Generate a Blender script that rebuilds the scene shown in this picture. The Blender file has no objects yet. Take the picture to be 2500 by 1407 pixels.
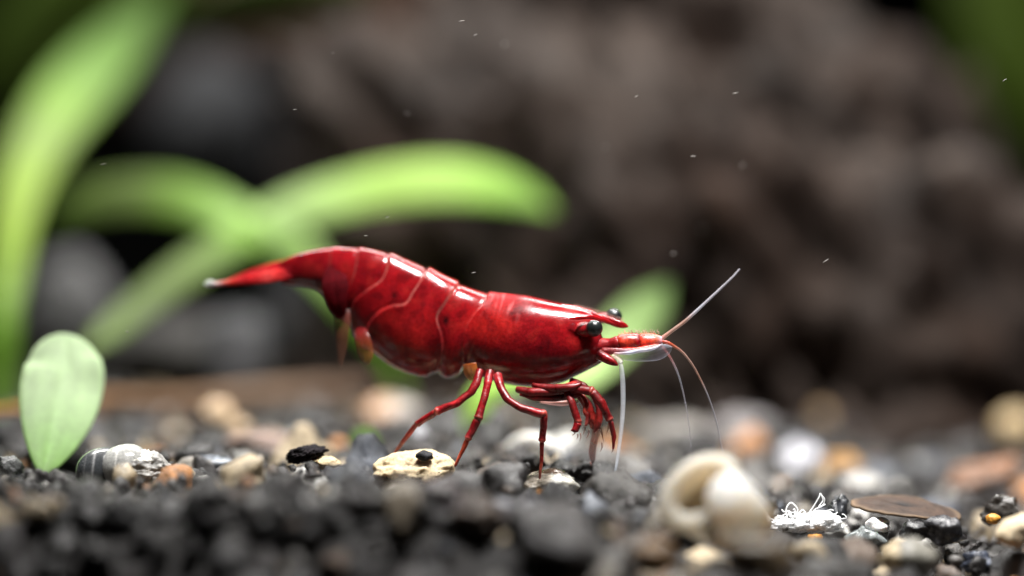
import bpy, bmesh, math, random
import numpy as np
from mathutils import Vector, Matrix, noise

random.seed(7); rng = np.random.default_rng(7)
S = bpy.context.scene
S.unit_settings.system = 'METRIC'
S.unit_settings.scale_length = 0.005          # one unit is 5 mm: a macro picture of a 26 mm shrimp

# ------------------------------------------------------------------ camera, world, lamp, exposure
D, EYE = 40.0, 2.5                            # camera distance to the focus plane Y=0 and eye height
cam_d = bpy.data.cameras.new('camera'); cam = bpy.data.objects.new('camera', cam_d)
S.collection.objects.link(cam); S.camera = cam
cam.location = (0, -D, EYE)
aim = Vector((0, 0, (1160-703.5)/250))
cam.rotation_euler = (aim - cam.location).to_track_quat('-Z', 'Y').to_euler()
cam_d.sensor_width = 36; cam_d.lens = 144
cam_d.clip_start = 0.1; cam_d.clip_end = 500
cam_d.dof.use_dof = True
cam_d.dof.focus_distance = (aim - cam.location).length
APERTURE = 2.35
cam_d.sensor_width = 72; cam_d.lens = 288
cam_d.dof.aperture_fstop = 0.288/APERTURE
cam_d.dof.aperture_blades = 0

W = bpy.data.worlds.new('World'); S.world = W; W.use_nodes = True
bg = W.node_tree.nodes['Background']
bg.inputs['Color'].default_value = (0.62, 0.72, 0.85, 1); bg.inputs['Strength'].default_value = 0.014

def area(name, loc, target, sx, sy, power, col, spread=math.pi):
    l = bpy.data.lights.new(name, 'AREA'); l.shape = 'RECTANGLE'; l.size = sx; l.size_y = sy
    l.energy = power; l.color = col; l.spread = spread
    o = bpy.data.objects.new(name, l); S.collection.objects.link(o); o.location = loc
    o.rotation_euler = (Vector(target)-Vector(loc)).to_track_quat('-Z', 'Y').to_euler()
    return o
# the two LED bars of the tank's fixture overhead: one just in front of the shrimp, one over the plants behind it
area('front_led_bar', (3.6, -4.8, 20.0), (2.8, 3.0, 0), 10, 1.6, 2600, (1.0, 0.98, 0.96), math.radians(63))
area('rear_led_bar', (-0.5, 12.5, 20.0), (-0.5, 12.0, 0), 28, 2.5, 8600, (1.0, 0.98, 0.94), math.radians(140))

S.view_settings.view_transform = 'Standard'; S.view_settings.look = 'None'
S.view_settings.exposure = 0; S.view_settings.gamma = 1; S.view_settings.use_curve_mapping = False
S.render.engine = 'CYCLES'
S.render.resolution_x = 1024; S.render.resolution_y = 576

# ------------------------------------------------------------------ helpers
C = S.collection
CAM = Vector((0, -D, EYE))
def P(u, v, Y=0.0):
    """world point at depth Y that stands at photo position (u, v)"""
    k = (Y+D)/D
    return Vector(((u-1250)/250*k, Y, EYE+((1160-v)/250-EYE)*k))
def px(n, Y=0.0): return n/250*(Y+D)/D

def link(name, me, parent=None):
    o = bpy.data.objects.new(name, me); C.objects.link(o)
    if parent: o.parent = parent
    return o
def empty(name, loc=(0, 0, 0)):
    o = bpy.data.objects.new(name, None); C.objects.link(o); o.location = loc; o.empty_display_size = 0.1
    return o
def tag(o, label=None, cat=None, group=None, kind=None):
    for k, x in (('label', label), ('category', cat), ('group', group), ('kind', kind)):
        if x: o[k] = x
    return o
def mesh_np(name, V, F, mat, cols=None, smooth=True):
    """V (n,3), F list or (m,k) array; cols (n,3)"""
    me = bpy.data.meshes.new(name)
    me.from_pydata(np.asarray(V).tolist(), [], F.tolist() if hasattr(F, 'tolist') else F)
    if cols is not None:
        a = me.color_attributes.new('col', 'FLOAT_COLOR', 'POINT')
        c = np.ones((len(V), 4), np.float32); c[:, :3] = cols
        a.data.foreach_set('color', c.ravel())
    if smooth: me.polygons.foreach_set('use_smooth', [True]*len(me.polygons))
    if mat: me.materials.append(mat)
    me.update()
    return me
def place(o, loc):
    """move a world-space mesh object's origin to loc without moving its shape"""
    loc = Vector(loc)
    o.data.transform(Matrix.Translation(-loc)); o.location = loc
    return o
def under(root, o):
    """parent a world-space mesh under an Empty root"""
    o.parent = root; o.data.transform(Matrix.Translation(-root.location)); return o

def catmull(pts, n):
    p = np.array(pts, float)
    q = np.vstack([2*p[0]-p[1], p, 2*p[-1]-p[-2]])
    out = []
    for i in range(len(p)-1):
        a, b, c, d = q[i:i+4]
        for t in np.linspace(0, 1, n, endpoint=False):
            out.append(0.5*((2*b)+(-a+c)*t+(2*a-5*b+4*c-d)*t*t+(-a+3*b-3*c+d)*t**3))
    out.append(p[-1]); return np.array(out)

def tube_arrays(ctrl, seg=10, sub=6, flat=1.0):
    """ctrl rows: x,y,z,radius,r,g,b (world) -> V,F,cols ; flat squashes along Y"""
    c = catmull(ctrl, sub); n = len(c)
    pos, rad, col = c[:, :3], np.maximum(c[:, 3], 1e-4), np.clip(c[:, 4:7], 0, 1)
    tan = np.gradient(pos, axis=0); tan /= np.linalg.norm(tan, axis=1)[:, None]+1e-9
    ref = np.array([0, 1.0, 0]); V = []; cc = []
    for i in range(n):
        t = tan[i]; a = ref - t*np.dot(ref, t)
        if np.linalg.norm(a) < 1e-3: a = np.array([1.0, 0, 0])
        a /= np.linalg.norm(a); b = np.cross(t, a); ref = a
        for k in range(seg):
            w = 2*math.pi*k/seg
            V.append(pos[i]+rad[i]*(a*math.cos(w)*flat+b*math.sin(w))); cc.append(col[i])
    F = [(i*seg+k, i*seg+(k+1) % seg, (i+1)*seg+(k+1) % seg, (i+1)*seg+k) for i in range(n-1) for k in range(seg)]
    F.append(tuple(range(seg))[::-1]); F.append(tuple((n-1)*seg+k for k in range(seg)))
    return np.array(V), F, np.array(cc)
def tube(name, ctrl, mat, parent=None, seg=10, sub=6, flat=1.0):
    V, F, cc = tube_arrays(ctrl, seg, sub, flat)
    return link(name, mesh_np(name, V, F, mat, cc), parent)
def pts(rows, col=None, scale=1.0):
    """rows (u, v, Y, radius_px[, colour]) -> control rows for tube"""
    out = []
    for r in rows:
        p = P(r[0], r[1], r[2]); c = r[4] if len(r) > 4 else col
        out.append([p.x, p.y, p.z, px(r[3]*scale, r[2]), *c])
    return out

_ico = {}
def ico(sub):
    if sub not in _ico:
        bm = bmesh.new(); bmesh.ops.create_icosphere(bm, subdivisions=sub, radius=1)
        _ico[sub] = (np.array([v.co[:] for v in bm.verts]), np.array([[v.index for v in f.verts] for f in bm.faces])); bm.free()
    V, F = _ico[sub]; return V.copy(), F
def lump(sub, seed, facets=7, cut=0.72, rough=0.12, freq=1.6, fine=0.03):
    """an uneven stone of about unit radius: a ball cut by random planes, then made rough"""
    r = np.random.default_rng(seed); V, F = ico(sub)
    for _ in range(facets):
        n = r.normal(size=3); n /= np.linalg.norm(n); d = cut+r.uniform(-.12, .22)
        h = V@n - d; V -= np.where(h > 0, h*0.9, 0)[:, None]*n
    off = r.uniform(-50, 50, 3)
    for i in range(len(V)):
        p = Vector(V[i]*freq+off); k = noise.noise(p)*rough*1.6+noise.noise(p*2.6)*rough*.6
        if fine: k += noise.noise(p*7)*fine*1.5+noise.noise(p*15)*fine*.7
        V[i] *= 1+k
    return V, F

# ------------------------------------------------------------------ materials
def nodes(name):
    m = bpy.data.materials.new(name); m.use_nodes = True
    nt = m.node_tree; b = nt.nodes['Principled BSDF']; return m, nt, b
def N(nt, t, **kw):
    n = nt.nodes.new(t)
    for k, x in kw.items():
        if k in n.inputs: n.inputs[k].default_value = x
        else: setattr(n, k, x)
    return n
def mult(nt, a, b, fac=1.0, mode='MULTIPLY'):
    m = nt.nodes.new('ShaderNodeMix'); m.data_type = 'RGBA'; m.blend_type = mode; m.inputs[0].default_value = fac
    for s, i in ((a, 6), (b, 7)):
        if isinstance(s, tuple): m.inputs[i].default_value = s
        else: nt.links.new(s, m.inputs[i])
    return m.outputs[2]
def ramp(nt, src, stops):
    r = nt.nodes.new('ShaderNodeValToRGB'); e = r.color_ramp.elements
    while len(e) < len(stops): e.new(0.5)
    for i, (p, c) in enumerate(stops):
        e[i].position = p; e[i].color = (c, c, c, 1) if not isinstance(c, tuple) else (*c, 1)
    nt.links.new(src, r.inputs[0]); return r.outputs[0]
def tex(nt, scale, detail=5, rough=.6, coord='Object'):
    tc = nt.nodes.new('ShaderNodeTexCoord'); n = N(nt, 'ShaderNodeTexNoise', Scale=scale, Detail=detail, Roughness=rough)
    nt.links.new(tc.outputs[coord], n.inputs['Vector']); return n.outputs['Fac']
def bump(nt, b, h, strength, dist=0.02):
    n = N(nt, 'ShaderNodeBump', Strength=strength, Distance=dist)
    nt.links.new(h, n.inputs['Height']); nt.links.new(n.outputs[0], b.inputs['Normal'])

def mat_col(name, source='attr', color=None, scale=6, lo=.6, hi=1.25, rough=.5, spec=.4, sss=0, flo=.75, fhi=1.2, radius=(.1, .1, .1),
            bumpy=.3, bdist=.02, fine=40, coat=0, trans=0, alpha=1, speck=None, translucent=0, roughvar=.15):
    m, nt, b = nodes(name)
    if source == 'attr': a = N(nt, 'ShaderNodeVertexColor', layer_name='col').outputs[0]
    elif source == 'object': a = nt.nodes.new('ShaderNodeObjectInfo').outputs['Color']
    else:
        r = nt.nodes.new('ShaderNodeRGB'); r.outputs[0].default_value = (*color, 1); a = r.outputs[0]
    n1 = tex(nt, scale); c = mult(nt, a, ramp(nt, n1, [(.3, lo), (.7, hi)]))
    n2 = tex(nt, fine, 4, .7); c = mult(nt, c, ramp(nt, n2, [(.35, flo), (.65, fhi)]))
    if speck:
        n3 = tex(nt, speck[1], 2, .5); k = ramp(nt, n3, [(speck[2], 0.0), (speck[2]+.06, 1.0)])
        mx = nt.nodes.new('ShaderNodeMix'); mx.data_type = 'RGBA'
        nt.links.new(k, mx.inputs[0]); nt.links.new(c, mx.inputs[6]); mx.inputs[7].default_value = (*speck[0], 1); c = mx.outputs[2]
    nt.links.new(c, b.inputs['Base Color'])
    rr = ramp(nt, n1, [(.3, max(.03, rough-roughvar)), (.7, min(1, rough+roughvar))]); nt.links.new(rr, b.inputs['Roughness'])
    b.inputs['Specular IOR Level'].default_value = spec
    b.inputs['Subsurface Weight'].default_value = sss; b.inputs['Subsurface Radius'].default_value = radius
    b.inputs['Subsurface Scale'].default_value = 1.0
    b.inputs['Coat Weight'].default_value = coat; b.inputs['Coat Roughness'].default_value = .12
    b.inputs['Transmission Weight'].default_value = trans; b.inputs['Alpha'].default_value = alpha
    if bumpy: bump(nt, b, mult(nt, n1, n2, .6), bumpy, bdist)
    if translucent:
        t = nt.nodes.new('ShaderNodeBsdfTranslucent'); nt.links.new(c, t.inputs['Color'])
        ms = nt.nodes.new('ShaderNodeMixShader'); ms.inputs[0].default_value = translucent
        out = nt.nodes['Material Output']
        nt.links.new(b.outputs[0], ms.inputs[1]); nt.links.new(t.outputs[0], ms.inputs[2]); nt.links.new(ms.outputs[0], out.inputs['Surface'])
    return m

M = {}
M['pebble_obj'] = mat_col('pebble', 'object', scale=5, lo=.45, hi=1.45, rough=.36, spec=.5, bumpy=.8, bdist=.05, fine=30, flo=.55, fhi=1.4)
M['pebble_mix'] = mat_col('gravel', 'attr', scale=9, lo=.45, hi=1.45, rough=.36, spec=.5, bumpy=.8, bdist=.05, fine=36, flo=.55, fhi=1.4)
M['bed'] = mat_col('fine_silt', 'rgb', (.018, .016, .015), scale=3, rough=.8, bumpy=.6)
M['rock'] = mat_col('brown_rock', 'attr', scale=.9, lo=.5, hi=1.5, rough=.8, spec=.2, bumpy=.8, bdist=.25, fine=5)
M['stone'] = mat_col('grey_stone', 'object', scale=1.6, lo=.5, hi=1.4, rough=.75, spec=.25, bumpy=.6, bdist=.1, fine=9)
M['panel'] = mat_col('back_panel', 'rgb', (.012, .013, .012), scale=.2, rough=.9, spec=.1, bumpy=0)
M['leaf'] = mat_col('leaf_green', 'attr', scale=.9, lo=.72, hi=1.12, rough=.5, spec=.25, bumpy=.05, fine=14, flo=.94, fhi=1.05, translucent=.55)
M['twig'] = mat_col('twig_bark', 'attr', scale=3, rough=.75, spec=.2, bumpy=.6, bdist=.05, fine=20)

# ------------------------------------------------------------------ ground: height of the gravel bed
def ground(x, Y):
    x = np.asarray(x, float); Y = np.asarray(Y, float)
    z = np.where(x > 0, -.19*x, .012*x)
    z = np.where(x > 5.5, -1.045-.05*(x-5.5), z)
    left = 1/(1+np.exp((x-.9)*4.0))
    back = np.clip(Y, 0, 14)
    z = z+back*np.where(x > 0, .02+.0135*np.clip(x, 0, 6), .02)
    crest = -.13*np.exp(-((Y+1.5)/1.2)**2)*left/(1+np.exp((-1.9-x)*3))+.03*np.exp(-((Y+1.6)/.9)**2)/(1+np.exp((x+2.2)*3))
    bank = np.clip(-3.1-Y, 0, None)*1.6*left
    front = np.clip(-Y, 0, None)*.08*(1-left)
    z = z+crest-bank-front-np.clip(-4.5-Y, 0, None)*.4*(1-left)
    return z + .05*np.sin(x*1.7+Y*.9)+.04*np.sin(x*3.1-Y*1.3+1)
gx = np.linspace(-14, 14, 113); gy = np.concatenate([np.linspace(-8, 14, 89), np.linspace(15, 46, 12)])
X, Yg = np.meshgrid(gx, gy); Z = ground(X, Yg)-.26
V = np.stack([X.ravel(), Yg.ravel(), Z.ravel()], 1); nx = len(gx)
F = [(j*nx+i, j*nx+i+1, (j+1)*nx+i+1, (j+1)*nx+i) for j in range(len(gy)-1) for i in range(nx-1)]
bed = tag(link('gravel_bed', mesh_np('gravel_bed', V, F, M['bed'])), kind='structure')
# back panel of the tank, far out of focus
pv = [(-30, 46, -6), (30, 46, -6), (30, 46, 30), (-30, 46, 30), (-30, 46.4, -6), (30, 46.4, -6), (30, 46.4, 30), (-30, 46.4, 30)]
pf = [(0, 1, 2, 3), (5, 4, 7, 6), (0, 4, 5, 1), (3, 2, 6, 7), (0, 3, 7, 4), (1, 5, 6, 2)]
tag(link('back_panel', mesh_np('back_panel', pv, pf, M['panel'], smooth=False)), kind='structure')

# ------------------------------------------------------------------ gravel
PAL = [((.009, .0075, .007), .34), ((.026, .022, .021), .18), ((.085, .080, .074), .13), ((.06, .068, .085), .07), ((.075, .050, .034), .10),
       ((.38, .30, .19), .06), ((.46, .45, .42), .05), ((.30, .13, .04), .025), ((.17, .15, .12), .03)]
PC = np.array([p[0] for p in PAL]); PW = np.array([p[1] for p in PAL]); PW /= PW.sum()
HERO = []      # (x, Y, radius) kept free of loose gravel
def keep(u, v, Y, r): p = P(u, v, Y); HERO.append((p.x, p.y, r))
for h in [(1015, 1150, .1, .40), (1337, 1185, 0, .32), (305, 1130, .0, .48), (1740, 1300, -2.3, .60), (1740, 1330, -3.1, .50), (1700, 1360, -3.8, .45), (1790, 1360, -3.8, .40), (1965, 1290, .1, .40), (1930, 1340, -.7, .32), (2010, 1340, -.7, .32), (1337, 1220, -.7, .3), (1013, 1200, -.6, .35), (2215, 1300, -.3, .4), (2210, 1240, .5, .42),
          (1455, 1235, 0, .2), (745, 1112, .25, .26), (2145, 1285, 0, .14), (150, 1130, 1.0, .2)]: keep(*h)
pebs = []
step = .335
for iy, Y in enumerate(np.arange(-7.2, 11, step*.92)):
    for x in np.arange(-8.6, 8.6, step):
        for layer in (0, 1):
            if layer == 1 and random.random() > .30: continue
            px_ = x+random.uniform(-.5, .5)*step*1.3+(iy % 2)*step*.5; py = Y+random.uniform(-.5, .5)*step*1.3
            if abs(px_) > 5.4*(py+D)/D+.3: continue
            r = float(np.clip(rng.lognormal(math.log(.19), .46), .08, .46))*(1.0 if layer == 0 else .85)
            if py > 3: r *= 1.12
            z = float(ground(px_, py))+(-.85*r if layer == 0 else -.05*r)+random.uniform(-.10, .06)
            if any((px_-hx)**2+(py-hy)**2 < (hr+r*.7)**2 for hx, hy, hr in HERO): 
                if layer == 1: continue
                z -= .14
            c = PC[rng.choice(len(PC), p=PW)]*random.uniform(.75, 1.3)
            if px_ < .8 and py < -1.2 and c.max() > .06 and random.random() < (.70 if px_ < -2 else .28): c = PC[0]*random.uniform(.8, 2.2)  # pebbles at front left recoloured darker to deepen the shade there
            pebs.append((px_, py, z, r, c))
# small grit lying in the gaps and on top
for _ in range(3800):
    py = random.uniform(-5.5, 9); px_ = random.uniform(-1, 1)*(5.3*(py+D)/D)
    r = random.uniform(.03, .085)
    if any((px_-hx)**2+(py-hy)**2 < (hr+r)**2 for hx, hy, hr in HERO): continue
    pebs.append((px_, py, float(ground(px_, py))+random.uniform(-.14, .10), r, (PC[rng.choice(len(PC), p=PW)] if random.random() < .35 else PC[int(rng.integers(2))])*random.uniform(.7, 1.2)))
# the pebbles that show largest become pieces of their own
def show(p):
    x, Y, z, r, c = p
    k = D/(Y+D); u = 1250+x*k*250; v = 1160-250*(EYE+(z-EYE)*k)
    vis = -20 < u < 2520 and v < 1420
    vis = vis and not (x < .3 and -2.0 < Y < -.2)      # lies behind the crest of the bank
    return r*k if vis and Y < 4 else 0
order = sorted(range(len(pebs)), key=lambda i: -show(pebs[i])); single = set(order[:300])
NS = 10
bases = [lump(2, 100+i, facets=8, cut=.7, rough=.2, fine=.06) for i in range(NS)]
bases_fine = [lump(3, 100+i, facets=8, cut=.7, rough=.2, fine=.06) for i in range(NS)]
bases_low = [lump(1, 100+i, facets=8, cut=.72, rough=.16, fine=0) for i in range(NS)]
shared = [mesh_np('pebble', V, F, M['pebble_obj']) for V, F in bases_fine]
def rot():
    q = rng.normal(size=4); q /= np.linalg.norm(q)
    from mathutils import Quaternion
    return Quaternion(q)
SV, SF, SC, base_n = [], [], [], 0
for i, (x, Y, z, r, c) in enumerate(pebs):
    b = int(rng.integers(NS)); q = rot(); sc = np.array([1.15, 1, .8])*r*rng.uniform(.85, 1.15, 3)
    if i in single:
        o = link('pebble', shared[b], bed); o.location = (x, Y, z); o.rotation_mode = 'QUATERNION'; o.rotation_quaternion = q
        o.scale = sc; o.color = (*c, 1)
    else:
        V, F = (bases_low if Y > 4 or (r < .09 and abs(Y) > 1) else bases_fine if abs(Y) < 1.2 and r > .09 else bases)[b]
        Rm = np.array(q.to_matrix()); VV = (V*sc)@Rm.T+np.array([x, Y, z])
        SV.append(VV); SF.append(F+base_n); SC.append(np.repeat(c[None], len(V), 0)); base_n += len(V)
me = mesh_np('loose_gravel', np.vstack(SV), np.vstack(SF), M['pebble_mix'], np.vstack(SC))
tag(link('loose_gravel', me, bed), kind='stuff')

# ------------------------------------------------------------------ background rocks
def big_stone(name, loc, rad, seed, mat, label, col=None, sub=5, rough=.22, freq=1.2, facets=6, cut=.75, rz=0, colfn=None, group=None, fine=.03, shear=0):
    V, F = lump(sub, seed, facets, cut, rough, freq, fine)
    V = V*np.array(rad); V[:, 0] -= shear*V[:, 2]
    c, s = math.cos(rz), math.sin(rz); V = V@np.array([[c, -s, 0], [s, c, 0], [0, 0, 1]]).T
    cc = np.array([colfn(p) for p in V]) if colfn else np.repeat(np.array([col or (.1, .1, .1)]), len(V), 0)
    o = link(name, mesh_np(name, V, F, mat, cc)); o.location = loc
    if col: o.color = (*col, 1)
    return tag(o, label, 'stone', group)
def rockcol(p):
    k = min(1, max(0, noise.noise(Vector(p)*.55+Vector((3, 1, 7)))*.9+noise.noise(Vector(p)*1.5)*.5+.42))
    a = np.array((.018, .0098, .0064)); b = np.array((.046, .035, .029)); return a*(1-k)+b*k
big_stone('boulder', (3.4, 15.2, -.9), (5.8, 6.8, 6.8), 31, M['rock'], 'large mottled brown and grey boulder filling the right of the background',
          sub=6, rough=.17, freq=2.2, facets=5, cut=.85, colfn=rockcol, fine=.09, shear=.28)
def woodcol(p):
    k = noise.noise(Vector(p)*.5)*.5+.5
    return np.array((.060, .034, .024))*(.6+.8*k)
big_stone('boulder', (-1.2, 26, 6.2), (4.8, 4, 3.6), 47, M['rock'], 'dark reddish brown boulder overhanging a black hollow behind the shrimp',
          sub=5, rough=.2, freq=1.4, facets=5, cut=.8, colfn=woodcol)
stones = [(520, 300, 19, 165, 175, (.032, .033, .036), 'smooth blue-grey stone standing in for a lens blur spot above the left-pointing arched leaf'),  # stone shape added in place of a blurred lens spot
          (165, 760, 13, 115, 125, (.15, .147, .15), 'pale grey stone behind the small spoon-shaped leaf'),
          (420, 880, 12, 190, 130, (.07, .066, .064), 'dark brown-grey stone below the downward green leaf'),
          (590, 860, 9.5, 90, 110, (.11, .11, .115), 'mid-grey stone above the brown twig'),
          (760, 800, 13, 130, 170, (.045, .045, .048), 'charcoal stone behind the shrimp\'s swimming legs'),
          (1000, 900, 14, 190, 110, (.13, .12, .115), 'grey-brown stone behind the shrimp\'s belly')]
for i, (u, v, Y, ru, rv, col, lab) in enumerate(stones):
    p = P(u, v, Y)
    big_stone('stone', p, (px(ru, Y), px(ru, Y)*.9, px(rv, Y)), 60+i, M['stone'], lab, col=col, sub=4, rough=.12)

# ------------------------------------------------------------------ twig on the gravel
tw = tube('twig', pts([(-80, 1008, 3.2, 9, (.42, .2, .06)), (60, 998, 4.2, 12, (.36, .18, .06)), (240, 978, 6, 20, (.26, .15, .08)), (420, 980, 7, 23, (.2, .12, .07)),
      (620, 968, 8, 27, (.2, .13, .085)), (820, 958, 9, 28, (.18, .115, .08)), (900, 955, 9.5, 22, (.15, .1, .07))]), M['twig'], seg=14)
tag(place(tw, P(400, 1010, 7)), 'long brown twig lying on the gravel behind the small leaf', 'twig')

# ------------------------------------------------------------------ plants
def leaf_mesh(name, rows, mat, tilt=0.0, camber=.12, thick=.035, nacross=17, sub=8, veins=0.0):
    """rows (u,v,Y,width_px,colour): a solid curved blade with a shallow midrib groove"""
    c = catmull([[*P(r[0], r[1], r[2]), px(r[3], r[2])/2, *r[4]] for r in rows], sub); n = len(c)
    pos = c[:, :3]; w = np.maximum(c[:, 3], .004); col = np.clip(c[:, 4:7], 0, 1)
    tan = np.gradient(pos, axis=0); tan /= np.linalg.norm(tan, axis=1)[:, None]+1e-9
    V, cc = [], []
    for side in (1, -1):
        for i in range(n):
            t = tan[i]; a = np.cross(t, [0, 1.0, 0]); a /= np.linalg.norm(a)+1e-9
            b = np.cross(t, a); a2 = a*math.cos(tilt)+b*math.sin(tilt); b2 = np.cross(t, a2)
            for k in range(nacross):
                s = -1+2*k/(nacross-1)
                edge = (1-s*s)**.5
                h = camber*w[i]*(1-s*s)*2-.05*w[i]*math.exp(-(s/.12)**2)
                V.append(pos[i]+a2*s*w[i]+b2*(h+side*thick*.5*(.25+.75*edge)))
                cc.append(col[i]*(1.0+.08*math.exp(-(s/.15)**2)+veins*(math.cos(s*13+.3*i/n)*.5-.3+noise.noise(Vector((s*2, i*.09, 4.0))))))
    m = n*nacross; F = []
    for i in range(n-1):
        for k in range(nacross-1):
            q = (i*nacross+k, i*nacross+k+1, (i+1)*nacross+k+1, (i+1)*nacross+k)
            F.append(q); F.append(tuple(m+x for x in q[::-1]))
        for k in (0, nacross-1):
            a, b = i*nacross+k, (i+1)*nacross+k
            F.append((a, b, m+b, m+a) if k == 0 else (b, a, m+a, m+b))
    for i in (0, n-1):
        for k in range(nacross-1):
            a, b = i*nacross+k, i*nacross+k+1
            F.append((b, a, m+a, m+b) if i == 0 else (a, b, m+b, m+a))
    return mesh_np(name, V, F, mat, np.array(cc))
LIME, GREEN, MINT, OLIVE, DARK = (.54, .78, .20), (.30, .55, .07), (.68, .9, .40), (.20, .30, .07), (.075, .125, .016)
def plant(name, label, base, leaves, stems=(), cat='plant'):
    root = empty(name, base); tag(root, label, cat)
    for rows, kw in leaves: under(root, link('leaf', leaf_mesh('leaf', rows, M['leaf'], **kw)))
    for rows in stems:
        V, F, cc = tube_arrays(pts(rows), 12, 8); under(root, link('stem', mesh_np('stem', V, F, M['leaf'], cc)))
    return root
def rows_(pts_, Y, cols):
    """interpolate a colour and depth list along (u,v,width) rows"""
    out = []; n = len(pts_)
    for i, (u, v, w) in enumerate(pts_):
        t = i/(n-1); y = Y[0]+(Y[1]-Y[0])*t; j = t*(len(cols)-1); a = int(min(j, len(cols)-2)); f = j-a
        c = tuple(cols[a][k]*(1-f)+cols[a+1][k]*f for k in range(3)); out.append((u, v, y, w, c))
    return out
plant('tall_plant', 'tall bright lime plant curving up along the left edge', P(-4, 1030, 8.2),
      [(rows_([(10, 760, 70), (24, 640, 84), (40, 520, 105), (75, 400, 135), (140, 285, 160), (215, 190, 165), (290, 105, 130), (370, 20, 60), (420, -40, 10)], (8.5, 14.5), [GREEN, (.52, .72, .10), (.46, .66, .13), (.32, .54, .12), (.15, .30, .05), (.05, .10, .015)]), dict(tilt=-.25, camber=.05, thick=.02))],  # colours darken towards the tip, painting its fade into shadow
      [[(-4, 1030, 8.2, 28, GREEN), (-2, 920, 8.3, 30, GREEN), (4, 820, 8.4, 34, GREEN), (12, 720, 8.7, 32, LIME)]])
plant('rosette_plant', 'bright green plant with long arched leaves behind the shrimp\'s tail', P(985, 985, 9.8),
      [(rows_([(600, 572, 50), (680, 522, 85), (790, 488, 110), (920, 458, 122), (1060, 442, 128), (1180, 450, 116), (1280, 478, 76), (1350, 515, 12)], (9.5, 9.0), [MINT, MINT, LIME, LIME, GREEN, GREEN]), dict(tilt=-.6, camber=.05, thick=.02)),
       (rows_([(630, 560, 70), (540, 515, 95), (440, 482, 115), (330, 474, 112), (230, 488, 100), (140, 530, 60), (90, 570, 10)], (9.5, 11), [MINT, GREEN, OLIVE, OLIVE, OLIVE]), dict(tilt=.55, camber=.05, thick=.02)),
       (rows_([(620, 560, 70), (540, 605, 84), (450, 665, 88), (350, 740, 80), (260, 815, 64), (205, 860, 10)], (9.4, 7.0), [GREEN, OLIVE, OLIVE, OLIVE]), dict(tilt=.5, camber=.05, thick=.02))],
      [[(600, 545, 9.5, 30, LIME), (660, 570, 9.5, 44, MINT), (725, 605, 9.5, 44, MINT), (790, 680, 9.6, 24, MINT), (880, 790, 9.7, 18, GREEN), (950, 880, 9.8, 16, GREEN), (985, 980, 9.8, 14, GREEN)]])
plant('leaf_shoot', 'soft green leaf rising behind the shrimp\'s head', P(1160, 1070, 4.6),
      [(rows_([(1330, 940, 40), (1415, 922, 75), (1475, 866, 105), (1530, 802, 118), (1585, 742, 92), (1630, 694, 14)], (4.6, 8.0), [MINT, (.46, .64, .25), (.24, .37, .12), (.12, .20, .06)]), dict(tilt=-.4, camber=.04, thick=.02))],  # upper half coloured darker, painting the blade's fade into shadow
      [[(1160, 1075, 4.6, 22, LIME), (1158, 1020, 4.6, 30, LIME), (1180, 965, 4.6, 30, LIME), (1250, 935, 4.6, 22, LIME), (1345, 938, 4.6, 16, LIME)]])
spoon = []
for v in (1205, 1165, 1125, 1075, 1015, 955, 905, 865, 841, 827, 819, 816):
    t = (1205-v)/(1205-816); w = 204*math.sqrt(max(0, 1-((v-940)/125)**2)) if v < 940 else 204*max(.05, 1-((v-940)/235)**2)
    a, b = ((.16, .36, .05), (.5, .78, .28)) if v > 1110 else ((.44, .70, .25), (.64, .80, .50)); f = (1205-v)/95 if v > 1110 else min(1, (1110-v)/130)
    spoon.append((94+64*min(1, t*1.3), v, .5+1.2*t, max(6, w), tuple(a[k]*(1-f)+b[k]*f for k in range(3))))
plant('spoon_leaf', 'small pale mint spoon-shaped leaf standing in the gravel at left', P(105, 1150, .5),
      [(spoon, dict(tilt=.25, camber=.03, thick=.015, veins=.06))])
plant('small_sprout', 'tiny green sprout behind the cream stone', P(890, 1120, 3.6),
      [(rows_([(893, 1130, 40), (892, 1105, 62), (888, 1078, 66), (885, 1050, 30)], (3.6, 3.5), [GREEN, (.3, .5, .15)]), dict(tilt=.2))])
tops = [([(-60, 260, 60), (40, 120, 190), (150, 10, 220), (260, -90, 160)], 19), ([(120, 240, 60), (260, 90, 180), (360, 0, 200), (460, -90, 120)], 21),
        ([(420, 60, 50), (560, 10, 120), (720, -10, 130), (900, -20, 60)], 14)]
for i, (rw, Y) in enumerate(tops):
    plant('broad_plant', ['dark green leaf at the very top left corner', 'dark green leaf hanging behind the lime plant\'s tip', 'dim green leaf along the top edge left of the brown boulder'][i],
          P(rw[0][0], rw[0][1], Y), [(rows_(rw, (Y, Y), [DARK, DARK]), dict(tilt=.3))])
plant('broad_plant', 'olive green leaves behind the boulder in the top right corner', P(2560, 420, 24),
      [(rows_([(2600, 420, 60), (2560, 250, 260), (2480, 60, 320), (2400, -120, 200)], (24, 24), [(.10, .16, .02), (.10, .16, .02)]), dict(tilt=.4))])

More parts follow.
